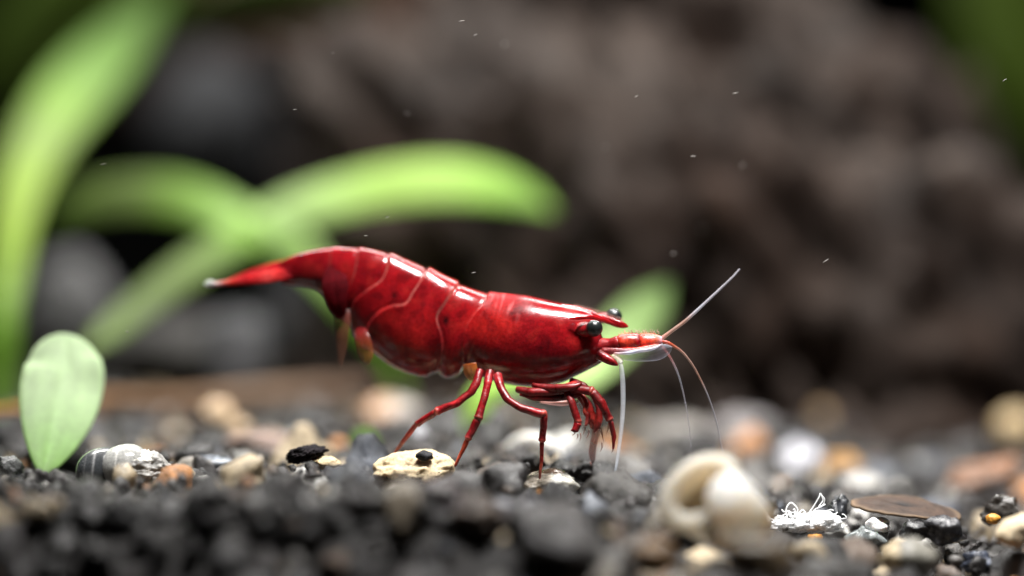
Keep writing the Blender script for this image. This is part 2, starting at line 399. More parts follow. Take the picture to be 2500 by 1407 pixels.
# ------------------------------------------------------------------ hero stones, shell and scraps
def hero(name, label, cat, u, v, Y, ru, rv, seed, mat, ry=None, colfn=None, col=(.1, .1, .1), sub=4, rz=0, roll=0, **kw):
    V, F = lump(sub, seed, kw.get('facets', 7), kw.get('cut', .75), kw.get('rough', .14), kw.get('freq', 1.6), kw.get('fine', .03))
    V = V/np.abs(V).max(0)
    V = V*np.array([px(ru, Y), ry or px((ru+rv)/2, Y), px(rv, Y)])
    c, s = math.cos(roll), math.sin(roll); V = V@np.array([[c, 0, s], [0, 1, 0], [-s, 0, c]]).T
    cc = np.array([colfn(p[0]/px(ru, Y), p[1], p[2]/px(rv, Y)) for p in V]) if colfn else np.repeat(np.array([col]), len(V), 0)
    o = link(name, mesh_np(name, V, F, mat, cc)); o.location = P(u, v, Y)
    return tag(o, label, cat)
M['cream'] = mat_col('cream_stone', 'attr', scale=7, lo=.75, hi=1.15, rough=.65, spec=.3, bumpy=.5, bdist=.03, fine=45, sss=.15, radius=(.08, .05, .03), speck=((.06, .04, .03), 16, .66))
M['hs'] = mat_col('mixed_stone', 'attr', scale=7, lo=.5, hi=1.45, rough=.4, spec=.45, bumpy=.6, bdist=.03, fine=40)
M['quartz'] = mat_col('cloudy_quartz', 'attr', scale=8, lo=.35, hi=1.5, rough=.22, spec=.6, bumpy=.5, bdist=.03, fine=30, sss=.4, radius=(.1, .09, .07), coat=.4)
M['gloss'] = mat_col('wet_black_stone', 'attr', scale=7, lo=.4, hi=1.8, rough=.3, spec=.5, bumpy=.8, bdist=.05, fine=26, coat=.15)
M['crumb'] = mat_col('charcoal_crumb', 'attr', scale=14, lo=.5, hi=1.5, rough=.85, spec=.2, bumpy=1, bdist=.04, fine=50)

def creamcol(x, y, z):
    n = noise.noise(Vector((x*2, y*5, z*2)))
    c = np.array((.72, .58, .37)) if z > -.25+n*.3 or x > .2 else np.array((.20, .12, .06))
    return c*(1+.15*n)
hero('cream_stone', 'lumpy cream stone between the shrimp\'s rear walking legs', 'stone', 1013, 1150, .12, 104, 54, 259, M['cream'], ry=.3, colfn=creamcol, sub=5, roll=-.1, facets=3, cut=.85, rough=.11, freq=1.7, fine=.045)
hero('black_grain', 'small dark grey grain sitting on the cream stone', 'grain', 1037, 1113, -.12, 23, 14, 202, M['crumb'], ry=.06, col=(.05, .05, .055), sub=3)
def quartzcol(x, y, z):
    n = noise.noise(Vector((x*2.2+4, y*6, z*2.2)))
    c = np.array((.24, .21, .17))*(1+.8*n)
    if x > .1: c = np.array((.34, .33, .29))*(1+.7*n)
    if z > .72 and x > -.3: c = np.array((.07, .045, .03))
    d = ((x+.22)/.16)**2+((z+.35)/.4)**2
    if d < 1: c = c*(d)+np.array((.55, .22, .03))*(1-d)
    return np.clip(c, 0, 1)
hero('quartz_pebble', 'cloudy brown-grey pebble with an orange stain under the foremost walking leg', 'pebble', 1337, 1186, .05, 80, 42, 203, M['quartz'], ry=.26, colfn=quartzcol, sub=5, rough=.12)
hero('grey_pebble', 'cloudy grey pebble right of the orange-stained one', 'pebble', 1460, 1247, -.1, 52, 42, 204, M['quartz'], ry=.18, col=(.26, .27, .27), sub=4)
hero('black_chip', 'frosted black chip lying on top of the cloudy grey pebble', 'grain', 1462, 1210, -.02, 42, 11, 205, M['gloss'], ry=.12, col=(.05, .052, .06), sub=4, fine=.06)
hero('charcoal_crumb', 'crumbly black soil lump left of the cream stone', 'soil lump', 747, 1108, .3, 58, 24, 206, M['crumb'], ry=.2, col=(.014, .011, .013), sub=5, roll=-.22, rough=.2, freq=2.5, fine=.12)
hero('cream_pebble', 'small cream pebble tucked against the crumbly black soil lump', 'pebble', 800, 1131, .2, 38, 20, 207, M['cream'], ry=.12, col=(.62, .5, .3))
hero('slate_pebble', 'blue-grey pebble right of the ridged shell stone', 'pebble', 505, 1140, .9, 72, 32, 208, M['quartz'], ry=.24, col=(.19, .21, .24))
hero('tan_pebble', 'round tan pebble propped up in front of the twig', 'pebble', 530, 1015, 5, 42, 38, 209, M['hs'], col=(.5, .36, .22))
hero('tan_pebble', 'lower tan pebble touching the round propped-up one', 'pebble', 580, 1052, 5, 36, 30, 210, M['hs'], col=(.46, .33, .2))
hero('brown_stone', 'reddish brown stone behind the black soil lump', 'stone', 620, 1085, 3.2, 95, 36, 211, M['hs'], ry=.35, col=(.17, .11, .085))
hero('grey_pebble', 'beige-grey pebble above the reddish brown stone', 'pebble', 665, 1075, 3.4, 38, 34, 212, M['hs'], col=(.27, .22, .17))
hero('peach_pebble', 'peach and grey pebble behind the rearmost walking leg', 'pebble', 950, 1010, 6.5, 80, 44, 213, M['hs'], colfn=lambda x, y, z: np.array((.42, .25, .14)) if x < .1 else np.array((.33, .29, .26)))
hero('orange_grain', 'small orange grain left of the tiny sprout', 'grain', 826, 1085, 3.4, 22, 16, 214, M['hs'], col=(.42, .19, .06), sub=3)
hero('pale_grain', 'pale round grain seen through the rear legs', 'grain', 1025, 1065, 2.6, 22, 26, 215, M['hs'], col=(.38, .38, .4), sub=3)
hero('wet_stone', 'wet black stone at the left edge beside the spoon leaf', 'stone', 18, 1146, .3, 42, 34, 216, M['gloss'], col=(.018, .02, .018), fine=.07)
hero('white_grain', 'small snow-white grain right of the fuzzy white clump', 'grain', 2145, 1283, -.05, 32, 20, 217, M['cream'], ry=.1, col=(.85, .85, .84), sub=3)
hero('grey_pebble', 'grey pebble carrying the small snow-white grain', 'pebble', 2120, 1318, 0, 58, 36, 218, M['quartz'], ry=.2, col=(.2, .22, .22))
hero('cream_pebble', 'cream pebble cut by the right edge near the bottom', 'pebble', 2482, 1302, -1.2, 56, 42, 219, M['cream'], col=(.6, .49, .33), roll=-.5)
for i, (u, v, a, b, lab) in enumerate([(2235, 1292, 50, 36, 'wet black pebble under the left side of the flat brown flake'), (2310, 1300, 56, 42, 'wet black pebble under the right side of the flat brown flake'),
                                       (2395, 1375, 52, 30, 'wet blue-black pebble in the bottom right corner'), (2440, 1250, 50, 44, 'wet dark pebble right of the flat brown flake'), (2050, 1245, 30, 40, 'wet dark pebble between the fuzzy clump and the brown flake')]):
    hero('wet_pebble', lab, 'pebble', u, v, [-.22, -.28, -.5, .5, .35][i], a, b, 220+i, M['gloss'], col=[(.02, .02, .022), (.03, .03, .034), (.035, .042, .06), (.05, .045, .04), (.02, .022, .026)][i], rough=.22, cut=.6, facets=10, fine=.06)
hero('amber_grain', 'tiny amber grain below the fuzzy white clump', 'grain', 1992, 1312, -.1, 20, 11, 226, M['hs'], ry=.05, col=(.6, .26, .03), sub=3)
hero('amber_grain', 'amber grain right of the flat brown flake', 'grain', 2425, 1268, .1, 20, 14, 227, M['hs'], ry=.06, col=(.5, .22, .03), sub=3)
hero('brown_pebble', 'brown pebble with an orange tip between cream stone and stained pebble', 'pebble', 1195, 1172, -.8, 58, 34, 228, M['hs'], colfn=lambda x, y, z: np.array((.4, .19, .06)) if x > .55 else np.array((.15, .115, .09)), roll=-.5)
hero('foreground_stone', 'blurred blue-grey peaked stone in front of the cream stone', 'stone', 850, 1185, -2.4, 62, 66, 229, M['hs'], col=(.075, .08, .09), rough=.2)
hero('foreground_stone', 'blurred tan upright pebble below the cream stone', 'stone', 985, 1245, -3.2, 45, 85, 230, M['hs'], col=(.21, .175, .13))
hero('foreground_stone', 'blurred purplish brown stone below the cream stone\'s right end', 'stone', 1070, 1235, -2.7, 80, 62, 231, M['hs'], col=(.05, .04, .042))
hero('foreground_stone', 'blurred slanted tan pebble right of centre at the bottom', 'stone', 1395, 1308, -2.4, 36, 68, 232, M['hs'], col=(.33, .26, .18), roll=-.6)
hero('foreground_stone', 'blurred amber-brown stone below left of the snail shell', 'stone', 1600, 1360, -4.2, 70, 55, 233, M['hs'], col=(.22, .12, .045))
hero('foreground_stone', 'blurred dark brown stone against the snail shell\'s lower right', 'stone', 1860, 1370, -4.2, 95, 62, 234, M['hs'], col=(.09, .06, .03))
hero('foreground_stone', 'blurred tan and grey stone at the bottom right of centre', 'stone', 2215, 1365, -1.8, 78, 55, 235, M['hs'], colfn=lambda x, y, z: np.array((.5, .4, .25)) if x < -.3 else np.array((.2, .19, .16)))
hero('foreground_stone', 'blurred grey-blue stone under the orange-stained pebble', 'stone', 1265, 1275, -2.6, 80, 58, 236, M['hs'], col=(.12, .12, .135))
hero('back_pebble', 'large blurred bluish white stone far behind the snail shell', 'stone', 1965, 1130, 5.5, 62, 60, 237, M['hs'], col=(.36, .36, .39))
hero('back_pebble', 'blurred orange stone right of the bluish white one', 'stone', 2052, 1142, 5.0, 48, 40, 238, M['hs'], col=(.33, .18, .06))
hero('back_pebble', 'blurred whitish stone below the orange one', 'stone', 2100, 1185, 3.4, 55, 34, 239, M['hs'], col=(.26, .25, .23))
hero('back_pebble', 'long blurred rust-brown stone at right behind the gravel', 'stone', 2400, 1155, 4.5, 100, 34, 240, M['hs'], col=(.2, .1, .055), roll=-.25)
hero('back_pebble', 'blurred tan stone cut by the right edge above the gravel', 'stone', 2475, 1045, 8, 50, 50, 241, M['hs'], col=(.46, .34, .18))
hero('back_pebble', 'blurred tan-orange stone at the gravel\'s far edge', 'stone', 2000, 1020, 9, 60, 32, 242, M['hs'], col=(.36, .24, .12))
hero('back_pebble', 'blurred grey stone behind the shrimp\'s long white antenna', 'stone', 1640, 1065, 7, 90, 45, 243, M['hs'], col=(.24, .22, .2))
hero('back_pebble', 'blurred lilac-grey stone at the far edge right of the thin feelers', 'stone', 1830, 1055, 8, 90, 46, 244, M['hs'], col=(.27, .25, .25))

# white ring-like shell behind the foremost leg
ctr = P(1300, 1122, 2.4); rr = []
for k in range(15):
    a = -.5+k/14*4.6; R = px(50+k*1.2, 2.4)
    rr.append([ctr.x+math.cos(a)*R, ctr.y+.02*k, ctr.z+math.sin(a)*R*.8, px(24-k*.9, 2.4), .55, .54, .5])
M['shellmat'] = mat_col('old_white_shell', 'attr', scale=5, lo=.75, hi=1.1, rough=.5, spec=.4, bumpy=.2, fine=30, sss=.3, radius=(.15, .12, .08))
o = tube('broken_shell', rr, M['shellmat'], seg=14); place(o, ctr); tag(o, 'blurred white ring of broken shell behind the foremost walking leg', 'shell')

# snail shell
M['snail'] = mat_col('snail_shell', 'attr', scale=3, lo=.9, hi=1.08, rough=.45, spec=.35, bumpy=.05, fine=20, flo=.92, fhi=1.05, sss=.7, radius=(.5, .4, .28), translucent=.5)
def snail(label, u, v, Y, R):
    turns = 3.2; nth = 190; seg = 32; V, cc, F = [], [], []
    k = .125
    for j, inner in enumerate((False, True)):
        for i in range(nth):
            th = math.pi-(1-i/(nth-1))*turns*2*math.pi; g = math.exp(k*(th-math.pi)); r = R*.46*g; lip = max(0, (i-nth+14)/14); rho = R*.44*g*(1 if not inner else .9-.40*lip)
            flare = 1+.08*max(0, (i-nth+10)/10); grow = (1+.010*math.sin(th*17))*flare
            cx, cy, cz = r*math.cos(th), r*math.sin(th), -.55*R*g
            for m in range(seg):
                w = 2*math.pi*m/seg; rad = math.cos(w)*rho*grow; up = math.sin(w)*rho*1.42*grow
                V.append((cx+rad*math.cos(th), cy+rad*math.sin(th), cz+up))
                t = noise.noise(Vector(V[-1])*3.2)
                c = np.array((.95, .93, .88)) if not inner else (np.array((.20, .17, .13)) if i < nth-5 else np.array((.58, .52, .43)))
                if not inner:
                    amber = max(0, min(1, t*1.6-.35))
                    c = c*(1-amber*.85)+np.array((.62, .38, .13))*amber*.85
                g_ = max(0, (i-nth+46)/46)*.5 if not inner else 0
                cc.append(c*(1-g_)+np.array((.50, .44, .35))*g_)
    off = nth*seg
    for i in range(nth-1):
        for m in range(seg):
            q = (i*seg+m, i*seg+(m+1) % seg, (i+1)*seg+(m+1) % seg, (i+1)*seg+m)
            F.append(q)
            if i > nth-24: F.append(tuple(off+x for x in q[::-1]))
    for m in range(seg):
        a, b = (nth-1)*seg+m, (nth-1)*seg+(m+1) % seg; F.append((a, b, off+b, off+a))
    V = np.array(V); V -= (V.max(0)+V.min(0))/2
    Rm = np.array(Matrix.Rotation(math.radians(-8), 3, 'X') @ Matrix.Rotation(math.radians(48), 3, 'Y') @ Matrix.Rotation(math.radians(-16), 3, 'Z'))
    V = V@Rm.T; cc = np.array(cc); m = V.max(0)
    for i in range(off):
        x, z = V[i, 0]/m[0], V[i, 2]/m[2]; t = noise.noise(Vector(V[i])*4)*.35
        k = max(0, min(.8, max((x-.62+t)*2.2, (-.45-z+t)*1.8)))
        cc[i] = cc[i]*(1-k)+np.array((.70, .42, .12))*k
    o = link('snail_shell', mesh_np('snail_shell', V, F, M['snail'], cc)); o.location = P(u, v, Y)
    return tag(o, label, 'shell')
snail('blurred white snail shell with amber edge and dark mouth on the gravel', 1744, 1246, -2.5, .66)

# ridged shell stone at left: two glassy domes and a crusty lump
M['glassy'] = mat_col('glassy_shell', 'attr', scale=6, lo=.7, hi=1.2, rough=.2, spec=.6, bumpy=.2, fine=40, sss=.2, radius=(.1, .1, .1), coat=.5)
rs = empty('ridged_shell', P(300, 1175, 0)); tag(rs, 'grey ridged shell with white rims and a crusty end, left of the tan pebbles', 'shell')
def dome(u, v, Y, ru, rv, ry, col, rim_glint, name='shell_dome', tilt=-.5):
    n, s = 40, 24; V, F, cc = [], [], []
    for i in range(n+1):
        a = math.pi*i/n
        for j in range(s):
            b = 2*math.pi*j/s; x = -math.cos(a); r = math.sin(a)**.8
            y, z = r*math.cos(b), r*math.sin(b)
            x2 = x*math.cos(tilt)+z*math.sin(tilt)*.4
            p = P(u, v, Y); V.append((p.x+px(ru)*x2, p.y+ry*y, p.z+px(rv)*z*(1+.1*x)))
            k = .9*math.exp(-((x+.25)/.04)**2)+.25*math.exp(-((x+.6)/.04)**2)+.5*max(0, z)**6; k = min(1, k)  # pale ridges, plus a white crown: a highlight put into the colour
            cc.append(np.array(col)*(1-k)+np.array(rim_glint)*k)
    for i in range(n):
        for j in range(s): F.append((i*s+j, i*s+(j+1) % s, (i+1)*s+(j+1) % s, (i+1)*s+j))
    under(rs, link(name, mesh_np(name, V, F, M['glassy'], np.array(cc))))
dome(245, 1150, .1, 62, 58, .24, (.07, .075, .08), (.4, .4, .4), tilt=.2)
dome(300, 1140, .05, 62, 56, .26, (.42, .42, .40), (.85, .84, .8), tilt=.2)
V, F = lump(5, 301, 6, .8, .2, 2.2, .09); V = V*np.array([px(72), .24, px(40)])+np.array(P(352, 1145, -.02))
cc = np.array([np.array((.85, .83, .74)) if (p[2] > P(0, 1122).z and p[0] < P(372, 0).x) else np.array((.34, .33, .31))*(1+.8*noise.noise(Vector(p)*9)) for p in V])  # white top of the crust is a painted highlight
under(rs, link('crust', mesh_np('crust', V, F, M['hs'], np.clip(cc, .02, 1))))

# fuzzy white clump
M['fuzz'] = mat_col('white_fuzz', 'rgb', (.86, .87, .88), scale=12, lo=.85, hi=1.08, rough=.8, spec=.2, bumpy=.6, bdist=.03, fine=40, sss=.3, radius=(.1, .1, .1))
fz = empty('fuzzy_clump', P(1970, 1310, 0)); tag(fz, 'fuzzy snow-white fungus clump with curling threads right of the snail shell', 'fungus')
for (u, v, a, b, sd) in ((1925, 1284, 48, 15, 401), (2005, 1276, 52, 26, 402), (1965, 1284, 50, 17, 403)):
    V, F = lump(4, sd, 4, .85, .2, 2.4, .08); V = V*np.array([px(a), .14, px(b)])+np.array(P(u, v, .02))
    under(fz, link('clump', mesh_np('clump', V, F, M['fuzz'])))
r2 = random.Random(5)
def thread(rows, rad=1.7):
    c = [[*P(u, v, y), px(rad), .9, .9, .9] for u, v, y in rows]
    V, F, cc = tube_arrays(c, 6, 6); return under(fz, link('thread', mesh_np('thread', V, F, M['fuzz'])))
thread([(1925, 1275, 0), (1920, 1245, -.03), (1932, 1228, 0), (1948, 1245, .03), (1938, 1262, 0), (1925, 1252, -.03)])
thread([(1950, 1275, 0), (1968, 1262, .02), (1985, 1240, 0), (2000, 1215, -.02), (2004, 1206, 0), (2010, 1222, .03), (2000, 1238, 0), (2016, 1232, -.02)])
thread([(1975, 1268, 0), (1990, 1245, .04), (2008, 1236, .02), (2014, 1220, 0), (2006, 1210, 0)], 1.4)
thread([(1945, 1262, 0), (1960, 1246, 0), (1968, 1258, 0), (1962, 1276, 0)])
for k in range(60):
    u = r2.uniform(1890, 2050); v = r2.uniform(1258, 1292); y = r2.uniform(-.12, .1)
    rows = [(u, v, y)]
    for _ in range(4):
        u += r2.uniform(-12, 12); v -= r2.uniform(-4, 8); y += r2.uniform(-.05, .03); rows.append((u, v, y))
    thread(rows, r2.uniform(.8, 1.6))

# flat brown flake
n, s = 26, 40; V, F, cc = [], [], []
for side in (1, -1):
    for i in range(n):
        r = i/(n-1)
        for j in range(s):
            a = 2*math.pi*j/s; e = 1+.10*max(0, -math.cos(a))**4+.06*math.sin(2*a+1)+.025*math.sin(5*a)+.02*noise.noise(Vector((math.cos(a)*3, math.sin(a)*3, 0)))
            x = math.cos(a)*r*e; y = math.sin(a)*r*e
            q = P(2218+x*122, 1250+x*12, .25+y*.42)
            z = q.z+.06*(1-r*r)+.05*y*y-.02*x+.02*noise.noise(Vector((x*3, y*3, 1)))-.02*math.exp(-((x+.1)**2+y*y)/.03)+.10*y+(.012 if side > 0 else -.012)
            V.append((q.x, q.y, z)); k = math.exp(-((x+.1)**2+y*y)/.045); g = max(0, (r-.86)/.14)
            cc.append((np.array((.045, .028, .020))*(1-k)+np.array((.008, .006, .006))*k)*(1-g*.5)+np.array((.22, .15, .09))*g*.5)  # lighter rim paints a lit edge on the brown husk
o_ = n*s
for i in range(n-1):
    for j in range(s):
        q = (i*s+j, (i+1)*s+j, (i+1)*s+(j+1) % s, i*s+(j+1) % s); F.append(q); F.append(tuple(o_+x for x in q[::-1]))
for j in range(s): a, b = (n-1)*s+j, (n-1)*s+(j+1) % s; F.append((b, a, o_+a, o_+b))
M['flake'] = mat_col('brown_flake', 'attr', scale=5, lo=.6, hi=1.3, rough=.65, spec=.2, bumpy=.4, bdist=.03, fine=30)
o = link('brown_flake', mesh_np('brown_flake', V, F, M['flake'], np.array(cc))); place(o, P(2218, 1250, .25))
tag(o, 'flat brown seed-husk flake with a dark dimple lying on black pebbles', 'husk')

# ------------------------------------------------------------------ the shrimp
RED, DRED, PALE = (.235, .0050, .0078), (.10, .003, .006), (.62, .24, .20)
def yc(u): return .30+np.clip((1450-np.asarray(u, float))/250, -1.2, 5)*.26
M['shrimp'] = mat_col('red_shell', 'attr', scale=3.2, lo=.62, hi=1.25, rough=.24, spec=.55, sss=.3, radius=(.2, .015, .012), bumpy=.24, bdist=.024, fine=30, flo=.72, fhi=1.2, coat=.45, roughvar=.06)
M['limb'] = mat_col('red_limb', 'attr', scale=9, lo=.5, hi=1.35, rough=.36, spec=.45, sss=.25, radius=(.08, .01, .008), bumpy=.6, bdist=.02, fine=34, flo=.6, fhi=1.25, coat=.08)
M['eye'] = mat_col('black_eye', 'attr', scale=20, lo=.9, hi=1.1, rough=.3, spec=.35, bumpy=.05, fine=60, coat=0, roughvar=.02)
M['dullred'] = mat_col('dark_red_plate', 'attr', scale=9, lo=.6, hi=1.3, rough=.8, spec=.02, sss=.15, radius=(.08, .01, .008), bumpy=.2, fine=34)
def clear_mat(name, col, mixf, rough=.3):
    m, nt, b = nodes(name); n1 = tex(nt, 6)
    b.inputs['Roughness'].default_value = rough; b.inputs['Specular IOR Level'].default_value = .6
    a = N(nt, 'ShaderNodeVertexColor', layer_name='col').outputs[0]
    nt.links.new(mult(nt, a, ramp(nt, n1, [(.3, .75), (.7, 1.15)])), b.inputs['Base Color'])
    b.inputs['Subsurface Weight'].default_value = .3; b.inputs['Subsurface Radius'].default_value = (.1, .08, .08)
    tr = nt.nodes.new('ShaderNodeBsdfTransparent'); ms = nt.nodes.new('ShaderNodeMixShader'); ms.inputs[0].default_value = mixf
    nt.links.new(tr.outputs[0], ms.inputs[1]); nt.links.new(b.outputs[0], ms.inputs[2]); nt.links.new(ms.outputs[0], nt.nodes['Material Output'].inputs['Surface'])
    return m
M['clear'] = clear_mat('clear_blade', None, .30); M['feeler'] = clear_mat('feeler', None, .55); M['antenna'] = clear_mat('long_antenna', None, .34, .2); M['faint'] = clear_mat('thin_feeler', None, .28); M['film'] = clear_mat('thin_film', None, .5)

shrimp = empty('shrimp', P(1250, 1160, .3))
tag(shrimp, 'bright red shrimp with black eyes walking right across the gravel', 'shrimp')
ST = [((680, 643), (690, 694), 9), ((700, 632), (710, 697), 17), ((730, 619), (740, 699), 24), ((775, 609), (772, 708), 31), ((815, 605), (792, 726), 38), ((845, 605), (803, 748), 43), ((872, 607), (818, 768), 48),
      ((905, 611), (846, 782), 53), ((942, 619), (866, 812), 58), ((980, 632), (884, 834), 63), ((1018, 647), (912, 854), 67), ((1053, 663), (952, 887), 71), ((1083, 677), (1000, 909), 74),
      ((1106, 687), (1040, 916), 76), ((1120, 694), (1062, 907), 76), ((1138, 701), (1090, 922), 77), ((1161, 709), (1120, 914), 77), ((1180, 715), (1138, 893), 77), ((1204, 718), (1160, 911), 80), ((1242, 720), (1204, 929), 85),
      ((1290, 724), (1262, 941), 88), ((1338, 734), (1320, 944), 86), ((1374, 741), (1370, 935), 79), ((1404, 748), (1410, 917), 69), ((1430, 755), (1442, 901), 57), ((1448, 765), (1464, 889), 44),
      ((1460, 782), (1477, 876), 30), ((1466, 806), (1482, 864), 15), ((1472, 828), (1482, 850), 4)]
st = catmull([[*a, *b, w] for a, b, w in ST], 18); nst = len(st); NT = 180
th = np.linspace(0, 2*np.pi, NT, endpoint=False)
Tu, Tv, Bu, Bv, Ww = [st[:, i][:, None] for i in range(5)]
cu, cv = (Tu+Bu)/2, (Tv+Bv)/2; hu, hv = (Tu-Bu)/2, (Tv-Bv)/2
ct, sn = np.cos(th)[None], np.sin(th)[None]
U = cu+hu*ct; Vv = cv+hv*ct
side = np.sign(sn)*np.abs(sn)**.86*(1-.10*ct)
# seams of the plates, seen from the side (rear plates slide under the front ones; the second plate overlaps both neighbours)
def poly_d(U, V, pl):
    """unsigned distance, signed side (+ = right of a line drawn downward = rear) and arc position 0..1 to a polyline"""
    pl = np.array(pl, float); best = np.full(U.shape, 1e9); sg = np.zeros(U.shape); pos = np.zeros(U.shape)
    L = np.linalg.norm(np.diff(pl, axis=0), axis=1); acc = np.concatenate([[0], np.cumsum(L)])
    for i in range(len(pl)-1):
        a, b = pl[i], pl[i+1]; d = b-a; t = np.clip(((U-a[0])*d[0]+(V-a[1])*d[1])/(d@d), 0, 1)
        qx, qy = a[0]+t*d[0], a[1]+t*d[1]; dist = np.hypot(U-qx, V-qy); cr = d[0]*(V-a[1])-d[1]*(U-a[0])
        m = dist < best; best = np.where(m, dist, best); sg = np.where(m, np.sign(cr), sg); pos = np.where(m, (acc[i]+t*L[i])/acc[-1], pos)
    return best, sg, pos
SEAM = [  # polyline (dorsal -> ventral), which side is raised (+1 rear, -1 front), height, pale amount
    ([(1196, 700), (1186, 735), (1160, 765), (1138, 800), (1128, 845), (1134, 885), (1150, 912)], -1, 4.5, .12),
    ([(1122, 690), (1108, 708), (1085, 742), (1066, 776), (1078, 820), (1080, 860), (1062, 918)], 1, 4.5, .9),
    ([(1046, 655), (1030, 682), (1008, 715), (990, 742), (955, 748), (925, 762), (900, 790), (884, 838)], -1, 6, .85),
    ([(952, 615), (946, 650), (932, 684), (895, 710), (866, 735), (856, 770), (862, 812)], -1, 5, .6),
    ([(876, 600), (872, 630), (864, 672), (850, 705), (838, 740), (836, 775)], -1, 4, .28),
    ([(808, 600), (806, 640), (800, 680), (798, 720)], -1, 3, .2)]
rel = np.zeros_like(U); pale = np.zeros_like(U)
for pl, s_, h, pa in SEAM:
    pl = catmull(pl, 6)
    d, sg, ps = poly_d(U, Vv, pl); sd = d*sg*s_
    rel += h*np.where(sd > 0, np.exp(-sd/38)*np.clip(sd/4+.3, 0, 1), .3*np.exp(-d/2.5))-h*.35*np.where(sd <= 0, np.exp(-((d-4)/4)**2), 0)
    fade = np.where(ps < .38, 1, np.clip(1-(ps-.38)/.2, .10, 1))
    pale = np.maximum(pale, .42*pa*fade*np.exp(-(d/2.1)**2))
# soft bulges: egg-laden lower flap, cheek
def blob(u0, v0, r, k=1.0): return np.exp(-(((U-u0)**2+((Vv-v0)*k)**2)/r**2))
rel += 7*blob(1000, 850, 55)+5*blob(1100, 890, 28)+4*blob(1240, 830, 70)-5*blob(1440, 800, 20)
kk = 1+rel/85
U2 = cu+(U-cu)*kk; V2 = cv+(Vv-cv)*kk; W2 = Ww*side*kk
Yw = yc(U2)-W2/250; ks = (Yw+D)/D
POS = np.stack([(U2-1250)/250*ks, Yw, EYE+((1160-V2)/250-EYE)*ks], 2).reshape(-1, 3)
jit = np.array([noise.noise(Vector(p)*2.1) for p in POS[::1]]).reshape(U.shape)
fine = np.array([noise.noise(Vector(p)*7.5+Vector((9, 2, 4))) for p in POS]).reshape(U.shape)
base = np.array(RED)[None, None]*np.ones(U.shape+(3,))
def mixc(c, k): 
    global base
    k = np.clip(k, 0, 1)[..., None]; base = base*(1-k)+np.array(c)*k
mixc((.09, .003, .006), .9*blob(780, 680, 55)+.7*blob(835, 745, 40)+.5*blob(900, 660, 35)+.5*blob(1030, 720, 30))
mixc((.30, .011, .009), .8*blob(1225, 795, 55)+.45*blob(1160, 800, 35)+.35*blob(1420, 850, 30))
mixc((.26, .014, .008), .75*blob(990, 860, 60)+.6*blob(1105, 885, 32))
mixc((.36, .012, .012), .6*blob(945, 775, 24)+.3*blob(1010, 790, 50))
mixc((.15, .004, .008), .8*blob(1330, 900, 80, 1.4)+.4*blob(1180, 890, 40)+.5*blob(1440, 880, 28))  # shade low on the head plate, painted into the shell colour
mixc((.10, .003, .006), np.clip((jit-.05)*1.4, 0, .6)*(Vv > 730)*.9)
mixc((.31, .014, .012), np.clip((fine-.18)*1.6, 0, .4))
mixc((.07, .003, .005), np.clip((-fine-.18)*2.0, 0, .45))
mixc((.01, .003, .004), .95*blob(1088, 783, 9, .75)+.7*blob(962, 722, 8)+.55*blob(1032, 748, 8)+.6*blob(1248, 768, 7)+.45*blob(1338, 838, 9)+.5*blob(1320, 850, 7)+.4*blob(1255, 782, 6))
# faint dull scratches behind the gloss of the head plate
sn_ = np.array([noise.noise(Vector((a*.10+b_*.03, b_*.035, 3.3))) for a, b_ in zip(U.ravel(), Vv.ravel())]).reshape(U.shape)
mixc((.50, .11, .11), np.clip(sn_-.15, 0, 1)*1.6*blob(1240, 742, 50, 1.7))
mixc(PALE, pale)
F = [(i*NT+k, (i+1)*NT+k, (i+1)*NT+(k+1) % NT, i*NT+(k+1) % NT) for i in range(nst-1) for k in range(NT)]
F.append(tuple(range(NT))); F.append(tuple((nst-1)*NT+k for k in range(NT))[::-1])
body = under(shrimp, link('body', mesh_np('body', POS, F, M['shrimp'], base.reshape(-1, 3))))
# worn, duller shell just behind the head's gloss
dull = np.clip(1.1*blob(1244, 735, 44, 1.3)+.6*blob(1205, 740, 30)+.2*np.clip(fine*2, 0, 1), 0, 1)
at = body.data.attributes.new('dull', 'FLOAT', 'POINT'); at.data.foreach_set('value', dull.astype(np.float32).ravel())
nt = M['shrimp'].node_tree; b = nt.nodes['Principled BSDF']; an = N(nt, 'ShaderNodeAttribute', attribute_name='dull')
mr = nt.nodes.new('ShaderNodeMapRange'); mr.inputs['To Min'].default_value = .15; mr.inputs['To Max'].default_value = .55
nt.links.new(an.outputs['Fac'], mr.inputs['Value']); nt.links.new(mr.outputs[0], b.inputs['Roughness'])
mc = nt.nodes.new('ShaderNodeMapRange'); mc.inputs['To Min'].default_value = .55; mc.inputs['To Max'].default_value = 0
b.inputs['IOR'].default_value = 1.36; b.inputs['Coat IOR'].default_value = 1.36
ms_ = nt.nodes.new('ShaderNodeMapRange'); ms_.inputs['To Min'].default_value = .5; ms_.inputs['To Max'].default_value = .12
nt.links.new(an.outputs['Fac'], ms_.inputs['Value']); nt.links.new(ms_.outputs[0], b.inputs['Specular IOR Level'])
nt.links.new(an.outputs['Fac'], mc.inputs['Value']); nt.links.new(mc.outputs[0], b.inputs['Coat Weight'])

def part(name, rows, mat, col=RED, seg=12, sub=7, flat=1.0, label=None, par=None, thin=1.0):
    V, F, cc = tube_arrays(pts(rows, col, thin), seg, sub, flat)
    for i in range(len(V)):
        q = Vector(V[i])*9; k = noise.noise(q); cc[i] = cc[i]*(1+.7*noise.noise(q*.8+Vector((5, 5, 5))))
        V[i] += np.array(noise.noise_vector(q*1.2))*.006+np.array(noise.noise_vector(q*.35))*.003
    o = link(name, mesh_np(name, V, F, mat, np.clip(cc, 0, 1))); under(shrimp, o)
    if par: o.parent = par
    if label: o['label'] = label
    return o
